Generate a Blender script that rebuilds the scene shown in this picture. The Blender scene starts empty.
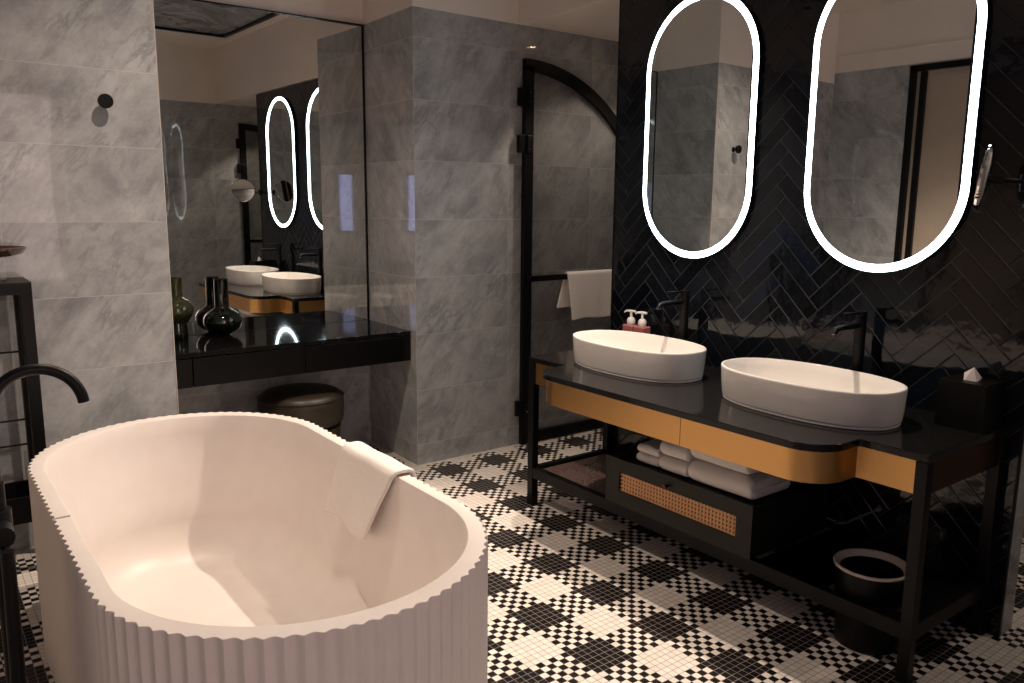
import bpy, bmesh, math, random
from mathutils import Vector, Matrix
random.seed(7)
PI = math.pi
sc = bpy.context.scene
COL = sc.collection

# ---------------------------------------------------------------- measured layout (metres)
XW, YP0, YP1 = 2.787, 1.003, 2.871       # tiled partition face, its two ends
YF, YM = 3.657, 4.215                    # far wall face, alcove mirror
XL0, XL1, XM1 = 0.924, 2.135, 2.148                 # alcove sides
XLW, YB, XR = -0.60, -0.08, 3.75        # left wall, back wall, shower side wall
ZS, ZC = 2.352, 2.88                    # soffit, ceiling
ZD, YD = 0.7287, 3.710                  # desk top, desk front

# ---------------------------------------------------------------- node helpers
class NB:
    def __init__(self, name):
        self.m = bpy.data.materials.new(name); self.m.use_nodes = True
        self.t = self.m.node_tree; self.t.nodes.clear()
        self.out = self.n('ShaderNodeOutputMaterial'); self.b = self.n('ShaderNodeBsdfPrincipled')
        self.t.links.new(self.b.outputs[0], self.out.inputs[0])
    def n(self, ty, **kw):
        x = self.t.nodes.new(ty)
        for k, v in kw.items(): setattr(x, k, v)
        return x
    def put(self, inp, v):
        if isinstance(v, bpy.types.NodeSocket): self.t.links.new(v, inp)
        else: inp.default_value = v
    def math(self, op, a, b=0.0, c=0.0):
        x = self.n('ShaderNodeMath', operation=op)
        for i, v in enumerate((a, b, c)): self.put(x.inputs[i], v)
        return x.outputs[0]
    def mix(self, f, a, b):
        x = self.n('ShaderNodeMix', data_type='RGBA')
        self.put(x.inputs['Factor'], f)
        self.put(x.inputs[6], a if isinstance(a, bpy.types.NodeSocket) else (*a, 1))
        self.put(x.inputs[7], b if isinstance(b, bpy.types.NodeSocket) else (*b, 1))
        return x.outputs[2]
    def ramp(self, f, stops):
        x = self.n('ShaderNodeValToRGB'); e = x.color_ramp.elements
        while len(e) < len(stops): e.new(0.5)
        for i, (p, c) in enumerate(stops):
            e[i].position = p; e[i].color = (*c, 1) if len(c) == 3 else c
        self.put(x.inputs[0], f); return x.outputs[0]
    def pos(self):
        g = self.n('ShaderNodeTexCoord'); s = self.n('ShaderNodeSeparateXYZ')
        self.t.links.new(g.outputs['Object'], s.inputs[0]); return s.outputs, g.outputs['Object']
    def vec(self, x, y, z):
        c = self.n('ShaderNodeCombineXYZ')
        for i, v in enumerate((x, y, z)): self.put(c.inputs[i], v)
        return c.outputs[0]
    def noise(self, v, scale, detail=3, rough=0.5, dist=0.0):
        x = self.n('ShaderNodeTexNoise'); self.put(x.inputs['Vector'], v)
        x.inputs['Scale'].default_value = scale; x.inputs['Detail'].default_value = detail
        x.inputs['Roughness'].default_value = rough; x.inputs['Distortion'].default_value = dist
        return x.outputs[0]
    def rand(self, v):
        x = self.n('ShaderNodeTexWhiteNoise', noise_dimensions='3D'); self.put(x.inputs['Vector'], v)
        return x.outputs['Value'], x.outputs['Color']
    def bump(self, h, strength, dist=0.01, normal=None):
        x = self.n('ShaderNodeBump'); self.put(x.inputs['Height'], h)
        x.inputs['Strength'].default_value = strength; x.inputs['Distance'].default_value = dist
        if normal: self.put(x.inputs['Normal'], normal)
        return x.outputs[0]
    def set(self, **kw):
        names = dict(col='Base Color', rough='Roughness', metal='Metallic', spec='Specular IOR Level', normal='Normal',
                     coat='Coat Weight', coatr='Coat Roughness', trans='Transmission Weight', ior='IOR', alpha='Alpha',
                     ec='Emission Color', es='Emission Strength', sheen='Sheen Weight')
        for k, v in kw.items():
            if k in ('col', 'ec') and isinstance(v, tuple) and len(v) == 3: v = (*v, 1)
            self.put(self.b.inputs[names[k]], v)
        return self

def plain(name, col, rough=0.5, grain=0.0, gs=200, **kw):
    b = NB(name); s, v = b.pos()
    b.set(col=col, rough=rough, **kw)
    if grain:
        b.set(normal=b.bump(b.noise(v, gs, 3), grain, 0.002))
    else:   # faint tonal wear so that no surface is perfectly flat
        f = b.noise(v, 12, 2)
        c2 = tuple(max(0, x * 0.9) for x in col)
        b.set(col=b.mix(f, col, c2))
    return b.m

def marble(name, ax):      # polished grey marble slabs, 600 x 300, face runs along X ('x') or along Y ('y')
    b = NB(name); s, v = b.pos()
    u = s[0] if ax == 'x' else s[1]
    uo = XL1 if ax == 'x' else YF
    cu = b.math('DIVIDE', b.math('SUBTRACT', u, uo - 6.0), 0.6)
    if ax == 'x':   # left wall counts its slabs from the alcove's left edge
        left = b.math('LESS_THAN', u, (XL0 + XL1) / 2)
        cu = b.math('ADD', cu, b.math('MULTIPLY', left, (XL1 - XL0) / 0.6 - 2.0 + 0.0))
    cz = b.math('DIVIDE', b.math('SUBTRACT', s[2], 0.112 - 0.3), 0.3)
    iu, iz = b.math('FLOOR', cu), b.math('FLOOR', cz)
    fu, fz = b.math('FRACT', cu), b.math('FRACT', cz)
    du = b.math('MULTIPLY', b.math('MINIMUM', fu, b.math('SUBTRACT', 1, fu)), 0.6)
    dz = b.math('MULTIPLY', b.math('MINIMUM', fz, b.math('SUBTRACT', 1, fz)), 0.3)
    d = b.math('MINIMUM', du, dz)
    grout = b.math('LESS_THAN', d, 0.0009)
    rv, rc = b.rand(b.vec(iu, iz, 3.3 if ax == 'x' else 7.7))
    # slab-local coordinates, rotated so that the veins climb to the right
    off = b.math('MULTIPLY', rv, 37.0)
    p = b.math('ADD', b.math('MULTIPLY', u, 0.60), b.math('MULTIPLY', s[2], 0.80))
    q = b.math('SUBTRACT', b.math('MULTIPLY', s[2], 0.60), b.math('MULTIPLY', u, 0.80))
    lv = b.vec(b.math('ADD', b.math('MULTIPLY', p, 1.4), off), b.math('MULTIPLY', q, 2.1), off)
    cloud = b.noise(lv, 2.2, 8, 0.70, 0.35)
    vein = b.noise(b.vec(b.math('ADD', b.math('MULTIPLY', p, 2.2), off), b.math('MULTIPLY', q, 6.5), off), 2.0, 6, 0.66, 0.35)
    ridge = b.math('SUBTRACT', 1.0, b.math('MULTIPLY', b.math('ABSOLUTE', b.math('SUBTRACT', vein, 0.5)), 17.0))
    ridge = b.math('MAXIMUM', ridge, 0.0)
    gate = b.ramp(b.noise(lv, 2.6, 2), [(0.46, (0, 0, 0)), (0.66, (1, 1, 1))])
    ridge = b.math('MULTIPLY', ridge, gate)
    base = b.ramp(cloud, [(0.34, (0.275, 0.28, 0.292)), (0.50, (0.42, 0.423, 0.43)), (0.68, (0.53, 0.53, 0.535))])
    fine = b.noise(b.vec(b.math('MULTIPLY', p, 9), b.math('MULTIPLY', q, 16), off), 1.0, 5, 0.75)
    base = b.mix(b.math('MULTIPLY', b.ramp(fine, [(0.42, (0, 0, 0)), (0.66, (1, 1, 1))]), 0.42), base, (0.26, 0.265, 0.275))
    colr = b.mix(b.math('MULTIPLY', ridge, 0.5), base, (0.13, 0.135, 0.145))
    tone = b.math('ADD', 0.92, b.math('MULTIPLY', rv, 0.12))
    hs = b.n('ShaderNodeHueSaturation'); b.put(hs.inputs['Color'], colr); b.put(hs.inputs['Value'], tone)
    colr = b.mix(grout, hs.outputs[0], (0.52, 0.50, 0.475))
    b.set(col=colr, rough=b.math('ADD', 0.035, b.math('MULTIPLY', grout, 0.5)), spec=0.36)
    # every slab sits a hair out of plane, which breaks long reflections at the joints
    n = b.n('ShaderNodeNewGeometry').outputs['Normal']
    va = b.n('ShaderNodeVectorMath', operation='SUBTRACT'); b.put(va.inputs[0], rc); va.inputs[1].default_value = (0.5, 0.5, 0.5)
    vs = b.n('ShaderNodeVectorMath', operation='SCALE'); b.put(vs.inputs[0], va.outputs[0]); vs.inputs['Scale'].default_value = 0.004
    vb = b.n('ShaderNodeVectorMath', operation='ADD'); b.put(vb.inputs[0], n); b.put(vb.inputs[1], vs.outputs[0])
    if ax == 'x':      # the far right wall is laid about a degree and a half out of true
        far = b.math('MULTIPLY', b.math('GREATER_THAN', s[1], 3.0), b.math('GREATER_THAN', s[0], 2.0))
        vc = b.n('ShaderNodeVectorMath', operation='ADD'); b.put(vc.inputs[0], vb.outputs[0]); b.put(vc.inputs[1], b.vec(b.math('ADD', b.math('MULTIPLY', far, 0.028), b.math('MULTIPLY', b.math('LESS_THAN', s[1], 1.0), -0.026)), 0.0, 0.0)); vb = vc
    vn = b.n('ShaderNodeVectorMath', operation='NORMALIZE'); b.put(vn.inputs[0], vb.outputs[0])
    b.set(normal=vn.outputs[0])
    return b.m

def mosaic():
    b = NB('gingham_mosaic'); s, v = b.pos(); P = 0.02475
    u = b.math('DIVIDE', b.math('SUBTRACT', s[0], 1.647 - 3 * P - 48 * 6 * P), P)
    w = b.math('DIVIDE', b.math('SUBTRACT', s[1], 2.006 - 3 * P - 48 * 6 * P), P)
    i, j = b.math('FLOOR', u), b.math('FLOOR', w)
    par = lambda a: b.math('MODULO', b.math('FLOOR', a), 2.0)
    A, B = par(b.math('DIVIDE', b.math('ADD', i, 0.5), 6)), par(b.math('DIVIDE', b.math('ADD', j, 0.5), 6))
    chk = b.math('MODULO', b.math('ADD', i, j), 2.0)
    # black where both stripes are even, white where both odd, chequer elsewhere
    same = b.math('SUBTRACT', 1.0, b.math('ABSOLUTE', b.math('SUBTRACT', A, B)))
    white = b.math('ADD', b.math('MULTIPLY', same, A), b.math('MULTIPLY', b.math('SUBTRACT', 1.0, same), chk))
    edge = b.math('GREATER_THAN', s[1], YF - 0.03)
    white = b.math('MAXIMUM', white, b.math('MULTIPLY', edge, b.math('GREATER_THAN', s[0], XL1 - 0.03)))
    fu, fw = b.math('FRACT', u), b.math('FRACT', w)
    d = b.math('MINIMUM', b.math('MINIMUM', fu, b.math('SUBTRACT', 1, fu)), b.math('MINIMUM', fw, b.math('SUBTRACT', 1, fw)))
    grout = b.math('LESS_THAN', d, 0.038)
    rv, rc = b.rand(b.vec(i, j, 1.0))
    wcol = b.mix(rv, (0.66, 0.605, 0.55), (0.76, 0.70, 0.64))
    kcol = b.mix(rv, (0.006, 0.005, 0.005), (0.014, 0.011, 0.011))
    c = b.mix(white, kcol, wcol)
    c = b.mix(grout, c, (0.19, 0.165, 0.15))
    b.set(col=c, rough=b.math('ADD', 0.26, b.math('MULTIPLY', grout, 0.5)), spec=0.35)
    h = b.ramp(d, [(0.0, (0, 0, 0)), (0.10, (1, 1, 1))])
    b.set(normal=b.bump(h, 0.35, 0.001))
    return b.m

def herringbone():
    b = NB('black_herringbone_tile'); s, v = b.pos(); P = 0.0862
    u = b.math('ADD', b.math('DIVIDE', b.math('ADD', s[1], s[2]), P), 0.03 + 80)
    w = b.math('ADD', b.math('DIVIDE', b.math('SUBTRACT', s[2], s[1]), P), -0.39 + 80)
    i, j = b.math('FLOOR', u), b.math('FLOOR', w)
    fu, fw = b.math('FRACT', u), b.math('FRACT', w)
    k = b.math('MODULO', b.math('ADD', b.math('SUBTRACT', i, j), 800 - 2 + 0.25), 8.0)
    k = b.math('FLOOR', k)
    hz = b.math('LESS_THAN', k, 3.5); vt = b.math('SUBTRACT', 1.0, hz)
    lx_h, ly_h = b.math('ADD', fu, k), fw
    kk = b.math('SUBTRACT', 7.0, k)
    lx_v, ly_v = b.math('ADD', fw, kk), fu
    sel = lambda a, c: b.math('ADD', b.math('MULTIPLY', hz, a), b.math('MULTIPLY', vt, c))
    lx, ly = sel(lx_h, lx_v), sel(ly_h, ly_v)
    ii = sel(b.math('SUBTRACT', i, k), i); jj = sel(j, b.math('SUBTRACT', j, kk))
    d = b.math('MINIMUM', b.math('MINIMUM', lx, b.math('SUBTRACT', 4.0, lx)), b.math('MINIMUM', ly, b.math('SUBTRACT', 1.0, ly)))
    rv, rc = b.rand(b.vec(ii, jj, hz))
    c = b.ramp(rv, [(0.0, (0.0022, 0.0030, 0.0048)), (0.4, (0.0035, 0.0046, 0.0072)), (0.85, (0.0065, 0.0080, 0.0115)), (0.97, (0.0045, 0.0075, 0.0150))])
    grout = b.math('LESS_THAN', d, 0.017)
    c = b.mix(grout, c, (0.026, 0.029, 0.035))
    b.set(col=c, rough=b.math('ADD', 0.07, b.math('MULTIPLY', grout, 0.6)), spec=0.42)
    glaze = b.noise(v, 9, 3, 0.5)
    h = b.math('ADD', b.ramp(d, [(0.0, (0, 0, 0)), (0.05, (1, 1, 1))]), b.math('MULTIPLY', glaze, 3.0))
    bn = b.bump(h, 0.30, 0.0025)
    va = b.n('ShaderNodeVectorMath', operation='SUBTRACT'); b.put(va.inputs[0], rc); va.inputs[1].default_value = (0.5, 0.5, 0.5)
    vs = b.n('ShaderNodeVectorMath', operation='SCALE'); b.put(vs.inputs[0], va.outputs[0]); vs.inputs['Scale'].default_value = 0.022
    vb = b.n('ShaderNodeVectorMath', operation='ADD'); b.put(vb.inputs[0], bn); b.put(vb.inputs[1], vs.outputs[0])
    vn = b.n('ShaderNodeVectorMath', operation='NORMALIZE'); b.put(vn.inputs[0], vb.outputs[0])
    b.set(normal=vn.outputs[0])
    return b.m

def dark_stone(name, lo, hi, rough, scale=3.0):
    b = NB(name); s, v = b.pos()
    f = b.noise(v, scale, 6, 0.65, 1.5)
    c = b.ramp(f, [(0.3, lo), (0.52, tuple((x + y) / 2 for x, y in zip(lo, hi))), (0.56, hi), (0.62, lo)])
    return b.set(col=c, rough=rough, spec=0.28).m

def brass():
    b = NB('brushed_brass'); s, v = b.pos()
    st = b.noise(b.vec(b.math('MULTIPLY', s[0], 2), b.math('MULTIPLY', s[1], 2), b.math('MULTIPLY', s[2], 260)), 3, 3)
    c = b.mix(st, (0.60, 0.33, 0.115), (0.72, 0.41, 0.16))
    b.set(col=c, metal=1.0, rough=b.math('ADD', 0.30, b.math('MULTIPLY', st, 0.12)), normal=b.bump(st, 0.06, 0.001))
    return b.m

def terry(name, col):
    b = NB(name); s, v = b.pos()
    f = b.noise(v, 420, 3, 0.7); g = b.noise(v, 60, 3)
    b.set(col=b.mix(g, col, tuple(x * 0.9 for x in col)), rough=0.95, sheen=0.25,
          normal=b.bump(b.math('ADD', f, b.math('MULTIPLY', g, 0.6)), 0.55, 0.003))
    return b.m

def emit(name, col, strength):
    b = NB(name); b.set(col=(0.8, 0.8, 0.8), ec=col, es=strength, rough=0.4); return b.m

M = {
 'mx': marble('grey_marble_slabs', 'x'), 'my': marble('grey_marble_slabs_side', 'y'),
 'floor': mosaic(), 'herr': herringbone(),
 'plaster': plain('beige_plaster', (0.80, 0.72, 0.66), 0.85, 0.08, 40),
 'pane_stone': dark_stone('dark_ceiling_stone', (0.06, 0.062, 0.068), (0.26, 0.26, 0.27), 0.22, 1.6),
 'black': plain('black_powder_coat', (0.0030, 0.0028, 0.0029), 0.42, spec=0.22),
 'blackwood': plain('black_lacquer', (0.0042, 0.0040, 0.0044), 0.28, spec=0.30),
 'greypaint': plain('charcoal_lacquer', (0.016, 0.0145, 0.013), 0.45, spec=0.3),
 'counter': dark_stone('black_counter_stone', (0.006, 0.0058, 0.006), (0.009, 0.0085, 0.0085), 0.11, 14),
 'desktop': dark_stone('polished_black_stone', (0.006, 0.0058, 0.006), (0.010, 0.0095, 0.0095), 0.05, 14), 'brass': brass(), 'bronze_shaded': plain('bronze_and_shaded_brass', (0.13, 0.055, 0.035), 0.35, metal=1.0),
 'ceramic': plain('white_glazed_ceramic', (0.80, 0.76, 0.72), 0.10),
 'tub': plain('matt_white_solid_surface', (0.83, 0.76, 0.715), 0.40),
 'tubline': plain('tub_joint', (0.36, 0.31, 0.29), 0.5),
 'towel': terry('white_terry', (0.86, 0.80, 0.75)),
 'chrome': plain('chrome', (0.85, 0.85, 0.86), 0.06, metal=1.0),
 'mirror': plain('mirror_silver', (0.86, 0.875, 0.85), 0.0, metal=1.0),
 'glassvase': plain('dark_green_glass', (0.003, 0.005, 0.0018), 0.04, coat=1.0, coatr=0.02),
 'olive': plain('olive_green_glass', (0.045, 0.05, 0.018), 0.06, coat=1.0, coatr=0.02),
 'amber': plain('brown_glass', (0.05, 0.018, 0.010), 0.08, coat=1.0),
 'leather': plain('olive_brown_leather', (0.030, 0.022, 0.013), 0.42, 0.15, 90),
 'soap': plain('pink_soap_bottle', (0.42, 0.15, 0.14), 0.18, coat=0.6),
 'pump': plain('white_plastic', (0.75, 0.73, 0.70), 0.3),
 'tissue': plain('tissue_paper', (0.85, 0.78, 0.74), 0.9),
 'cane': plain('natural_cane', (0.78, 0.42, 0.19), 0.5),
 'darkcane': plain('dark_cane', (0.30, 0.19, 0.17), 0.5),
 'cream': plain('cream_enamel', (0.62, 0.55, 0.49), 0.4),
 'doorpanel': plain('beige_door_panel', (0.46, 0.37, 0.30), 0.6),
 'led': emit('led_ring', (0.74, 0.90, 1.0), 8.0),
 'bulb': emit('downlight_lens', (1.0, 0.72, 0.45), 25.0),
 'sky': emit('daylight_pane', (0.40, 0.48, 1.0), 2.2),
}
gb = NB('clear_shower_glass')
gb.set(col=(0.96, 0.96, 0.95), rough=0.0, trans=1.0, ior=1.45)
M['glass'] = gb.m
M['smokeglass'] = NB('smoked_glass').set(col=(0.5, 0.5, 0.5), rough=0.02, trans=1.0, ior=1.45).m

# ---------------------------------------------------------------- mesh helpers
def link(name, bm, mats, parent=None, smooth=None, bevel=0):
    me = bpy.data.meshes.new(name)
    bmesh.ops.recalc_face_normals(bm, faces=bm.faces)
    bm.to_mesh(me); bm.free()
    o = bpy.data.objects.new(name, me); COL.objects.link(o)
    for m in (mats if isinstance(mats, (list, tuple)) else [mats]): me.materials.append(M[m])
    if parent: o.parent = parent; o.matrix_parent_inverse = parent.matrix_basis.inverted()
    if bevel:
        md = o.modifiers.new('Bevel', 'BEVEL'); md.width = bevel; md.segments = 2; md.limit_method = 'ANGLE'; md.angle_limit = 0.6
    if smooth is not None:
        for p in me.polygons: p.use_smooth = True
        me.set_sharp_from_angle(angle=smooth)
    return o

def box(bm, x0, x1, y0, y1, z0, z1, mi=0):
    v = [bm.verts.new((x, y, z)) for x in (x0, x1) for y in (y0, y1) for z in (z0, z1)]
    for f in ((0, 1, 3, 2), (4, 6, 7, 5), (0, 4, 5, 1), (2, 3, 7, 6), (0, 2, 6, 4), (1, 5, 7, 3)):
        bm.faces.new([v[i] for i in f]).material_index = mi

def B(*boxes):
    bm = bmesh.new()
    for b in boxes: box(bm, *b)
    return bm

def tube(bm, pts, r, n=16, caps=True, ry=None):
    pts = [Vector(p) for p in pts]; rs = r if isinstance(r, (list, tuple)) else [r] * len(pts)
    rings = []; up = None
    for i, p in enumerate(pts):
        d = (pts[min(i + 1, len(pts) - 1)] - pts[max(i - 1, 0)]).normalized()
        if up is None:
            up = Vector((0, 0, 1)) if abs(d.z) < 0.9 else Vector((0, 1, 0))
        s = d.cross(up).normalized(); up = s.cross(d).normalized()
        rings.append([bm.verts.new(p + (s * math.cos(2 * PI * k / n) + up * math.sin(2 * PI * k / n)) * rs[i]) for k in range(n)])
    for a, b in zip(rings, rings[1:]):
        for k in range(n): bm.faces.new((a[k], a[(k + 1) % n], b[(k + 1) % n], b[k]))
    if caps: bm.faces.new(rings[0][::-1]); bm.faces.new(rings[-1])

def T(*specs, n=16):
    bm = bmesh.new()
    for pts, r in specs: tube(bm, pts, r, n)
    return bm

def loft(bm, loops, close=True, cap0=False, cap1=False, mi=0):
    L = [[bm.verts.new(p) for p in l] for l in loops]; n = len(L[0])
    for a, b in zip(L, L[1:]):
        for k in range(n if close else n - 1):
            bm.faces.new((a[k], a[(k + 1) % n], b[(k + 1) % n], b[k])).material_index = mi
    if cap0: bm.faces.new(L[0][::-1]).material_index = mi
    if cap1: bm.faces.new(L[-1]).material_index = mi
    return L

def lathe(prof, c=(0, 0, 0), n=48, close=False, cap0=True, cap1=False):
    bm = bmesh.new()
    loops = [[(c[0] + r * math.cos(2 * PI * k / n), c[1] + r * math.sin(2 * PI * k / n), c[2] + z) for k in range(n)] for r, z in prof]
    if close: loops.append(loops[0])
    loft(bm, loops, True, cap0 and not close, cap1 and not close)
    if close: bmesh.ops.remove_doubles(bm, verts=bm.verts, dist=1e-6)
    return bm

def prism(bm, outline, z0, z1, mi=0):     # outline of (x, y), extruded in z
    a = [bm.verts.new((x, y, z0)) for x, y in outline]; b = [bm.verts.new((x, y, z1)) for x, y in outline]; n = len(a)
    bm.faces.new(a[::-1]).material_index = mi; bm.faces.new(b).material_index = mi
    for k in range(n): bm.faces.new((a[k], a[(k + 1) % n], b[(k + 1) % n], b[k])).material_index = mi

def stadium(cx, cy, a, b, n=128, amp=0.0, teeth=0, off=0.0):
    """closed loop, half width a along x, half length b along y, evenly spaced by arc length; optional fluting"""
    s = b - a; per = 2 * PI * a + 4 * s; out = []
    for k in range(n):
        t = (k / n) * per; L = t
        if L < 2 * s: p, nn = (cx + a, cy - s + L), (1, 0)
        elif L < 2 * s + PI * a:
            g = (L - 2 * s) / a; p, nn = (cx + a * math.cos(g), cy + s + a * math.sin(g)), (math.cos(g), math.sin(g))
        elif L < 4 * s + PI * a:
            g = L - 2 * s - PI * a; p, nn = (cx - a, cy + s - g), (-1, 0)
        else:
            g = (L - 4 * s - PI * a) / a; p, nn = (cx - a * math.cos(g), cy - s - a * math.sin(g)), (-math.cos(g), -math.sin(g))
        e = off
        if teeth:
            ph = k / n * teeth
            e += amp * (0.5 * (0.55 - math.sqrt(math.sin(PI * ph) ** 2 + 0.004)) + 0.25 * math.cos(2 * PI * ph))
        out.append((p[0] + nn[0] * e, p[1] + nn[1] * e))
    return out

def superell(cx, cy, a, b, e, n=96):
    o = []
    for k in range(n):
        t = 2 * PI * k / n; c, s = math.cos(t), math.sin(t)
        o.append((cx + a * math.copysign(abs(c) ** (2 / e), c), cy + b * math.copysign(abs(s) ** (2 / e), s)))
    return o

def tag(o, label, cat, group=None, kind=None):
    if label: o['label'] = label
    if cat: o['category'] = cat
    if group: o['group'] = group
    if kind: o['kind'] = kind
    return o

def thing(name, label, cat, loc, group=None):
    o = bpy.data.objects.new(name, None); COL.objects.link(o); o.location = loc; o.empty_display_size = 0.05
    bpy.context.view_layer.update()
    return tag(o, label, cat, group)

def struct(name, bm, mats, **k):
    return tag(link(name, bm, mats, **k), None, None, None, 'structure')

def dup(root, delta, label):
    r = root.copy(); COL.objects.link(r); r.location = Vector(root.location) + Vector(delta); r['label'] = label
    for ch in list(root.children):
        c = ch.copy(); COL.objects.link(c); c.parent = r
        for g in list(ch.children):
            d = g.copy(); COL.objects.link(d); d.parent = c
    return r

def wall_box(*b):      # marble box whose faces pick the slab layout by direction
    bm = bmesh.new()
    for q in b: box(bm, *q)
    bm.normal_update()
    for f in bm.faces: f.material_index = 1 if abs(f.normal.x) > 0.5 else 0
    return bm
MM = ['mx', 'my']

# ================================================================= ROOM
struct('floor', B((XLW - 1.3, 4.0, -2.6, 4.5, -0.1, 0.0)), 'floor')
struct('wall_far_left', wall_box((XLW - 0.15, XL0, YF, YM + 0.2, 0, ZS)), MM)
def far_right(z0, z1):       # the alcove's right cheek leans out by 3 cm
    bm = bmesh.new(); prism(bm, [(XL1, YF), (XR + .15, YF), (XR + .15, YM + .2), (XM1, YM + .2), (XM1, YM)], z0, z1)
    bmesh.ops.recalc_face_normals(bm, faces=bm.faces); bm.normal_update()
    for f in bm.faces: f.material_index = 1 if abs(f.normal.x) > 0.5 else 0
    return bm
struct('wall_far_right', far_right(0, ZS), MM)
struct('wall_alcove', wall_box((XL0, XM1, YM + 0.006, YM + 0.2, 0, ZS)), MM)
struct('wall_far_bulkhead', B((XLW - 0.15, XL0, YF, YM + 0.2, ZS, ZC), (XL0, XM1, YM + .004, YM + 0.2, ZS, ZC)), 'plaster')
struct('wall_right_bulkhead', far_right(ZS, ZC), ['plaster', 'plaster'])
struct('wall_shower_side', wall_box((XR, XR + 0.15, YB, YF, 0, ZS)), MM)
struct('wall_partition', wall_box((XW + 0.012, XW + 0.10, YP0, YP1, 0, ZS)), MM)
struct('wall_partition_tiling', B((XW, XW + 0.012, YP0 + 0.004, YP1, 0, ZS - 0.012)), 'herr')
struct('trim_1', B((XW - 0.002, XW + 0.012, YP1, YP1 + 0.006, 0, ZS - 0.012), (XW - 0.002, XW + 0.012, YP0 - 0.002, YP0 + 0.004, 0, ZS - 0.012)), 'black')
struct('ceiling_soffit', B((XW, XR + 0.15, YB, YF, ZS, ZC)), 'plaster')
struct('wall_back', wall_box((1.15, XR + 0.15, YB - 0.15, YB, 0, ZS)), MM)
struct('wall_back_bulkhead', B((1.15, XR + 0.15, YB - 0.15, YB, ZS, ZC)), 'plaster')
# left wall with a door opening (3.05..2.15) and a window opening (0.35..0.76)
DY0, DY1, DZ = 2.06, 3.06, 2.415
ZL = 2.43                            # height of the marble on the left wall
WY0, WY1, WZ0, WZ1 = -1.12, -0.68, 1.01, 1.76
struct('wall_left', wall_box((XLW - 0.15, XLW, -2.5, WY0, 0, ZL), (XLW - 0.15, XLW, WY1, DY0, 0, ZL), (XLW - 0.15, XLW, DY1, YF, 0, ZL),
       (XLW - 0.15, XLW, WY0, WY1, 0, WZ0), (XLW - 0.15, XLW, WY0, WY1, WZ1, ZL), (XLW - 0.15, XLW, DY0, DY1, DZ, ZL)), MM)
struct('wall_left_bulkhead', B((XLW - 0.15, XLW, -2.5, YF, ZL, ZC)), 'plaster')
struct('wall_entry_end', B((XLW, 4.0, -2.6, -2.5, 0, ZC)), 'plaster')
struct('wall_entry_side', B((1.6, 1.7, -2.5, YB - 0.15, 0, ZC)), 'plaster')
struct('ceiling', B((XLW - 0.3, 4.0, -2.6, YM + 0.2, ZC, ZC + 0.1)), 'plaster')
struct('trim_2', B((XLW, XLW + 0.012, -2.5, YF, 2.545, 2.556)), 'plaster')
w = struct('window_1', B((XLW - 0.09, XLW - 0.03, WY0, WY0 + 0.03, WZ0, WZ1), (XLW - 0.09, XLW - 0.03, WY1 - 0.03, WY1, WZ0, WZ1),
           (XLW - 0.09, XLW - 0.03, WY0, WY1, WZ0, WZ0 + 0.03), (XLW - 0.09, XLW - 0.03, WY0, WY1, WZ1 - 0.03, WZ1)), 'black')
link('window_pane', B((XLW - 0.07, XLW - 0.06, WY0 + 0.03, WY1 - 0.03, WZ0 + 0.03, WZ1 - 0.03)), 'sky', w)
d = struct('door_1', B((XLW - 0.09, XLW - 0.036, DY0 + 0.002, DY1 - 0.002, 0.01, DZ - 0.004)), 'doorpanel')
link('door_frame', B((XLW - .03, XLW + .008, DY1 - .040, DY1, 0, DZ), (XLW - .03, XLW + .008, DY0, DY0 + .040, 0, DZ),
     (XLW - .03, XLW + .008, DY0, DY1, DZ - .04, DZ + .004)), 'black', d)
link('door_stile', B((XLW - .034, XLW - .004, DY1 - .115, DY1 - .075, .01, DZ - .045)), 'black', d)
link('door_handle', T(([(XLW - 0.02, 2.24, 1.02), (XLW + 0.03, 2.24, 1.02), (XLW + 0.03, 2.34, 1.02)], 0.009)), 'black', d)

# ceiling stone panel in a black frame
cp = thing('ceiling_panel', 'dark veined stone ceiling panel in a black frame, seen in the alcove mirror', 'ceiling panel', (1.3, 1.8, ZC))
px0, px1, py0, py1 = 0.35, 2.64, 0.70, 3.60
link('stone_slab', B((px0 + .03, px1 - .03, py0 + .03, py1 - .03, ZC - 0.012, ZC - 0.001)), 'pane_stone', cp)
link('frame', B((px0, px1, py0, py0 + .035, ZC - .03, ZC), (px0, px1, py1 - .035, py1, ZC - .03, ZC),
     (px0, px0 + .035, py0, py1, ZC - .03, ZC), (px1 - .035, px1, py0, py1, ZC - .03, ZC)), 'black', cp)

# ================================================================= FLOATING DESK + MIRROR IN THE ALCOVE
dk = thing('floating_desk', 'black floating dressing desk built into the marble alcove', 'desk', ((XL0 + XL1) / 2, YM, 0.57))
x0, x1 = XL0 + .002, XL1 - .002
bm = bmesh.new(); prism(bm, [(x0, YD), (x1, YD), (XM1 - .002, YM - .001), (x0, YM - .001)], ZD - .022, ZD)
link('desk_top', bm, 'desktop', dk, bevel=0.002)
link('desk_body', B((x0, x1, YD + .022, YM - .001, ZD - .159, ZD - .024)), 'blackwood', dk)
for a, c in ((x0, 1.008), (1.013, 1.541), (1.546, x1)):
    link('drawer_front', B((a, c, YD + .002, YD + .021, ZD - .159, ZD - .028)), 'blackwood', dk, bevel=0.0015)
bm = bmesh.new(); prism(bm, [(XL0 + .004, YM - .018), (XM1 - .004, YM - .004), (XM1 - .004, YM + .004), (XL0 + .004, YM - .010)], ZD + .001, 2.347)
wm = tag(link('wall_mirror', bm, 'mirror'),
         'large frameless wall mirror filling the alcove above the black desk', 'mirror')
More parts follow.
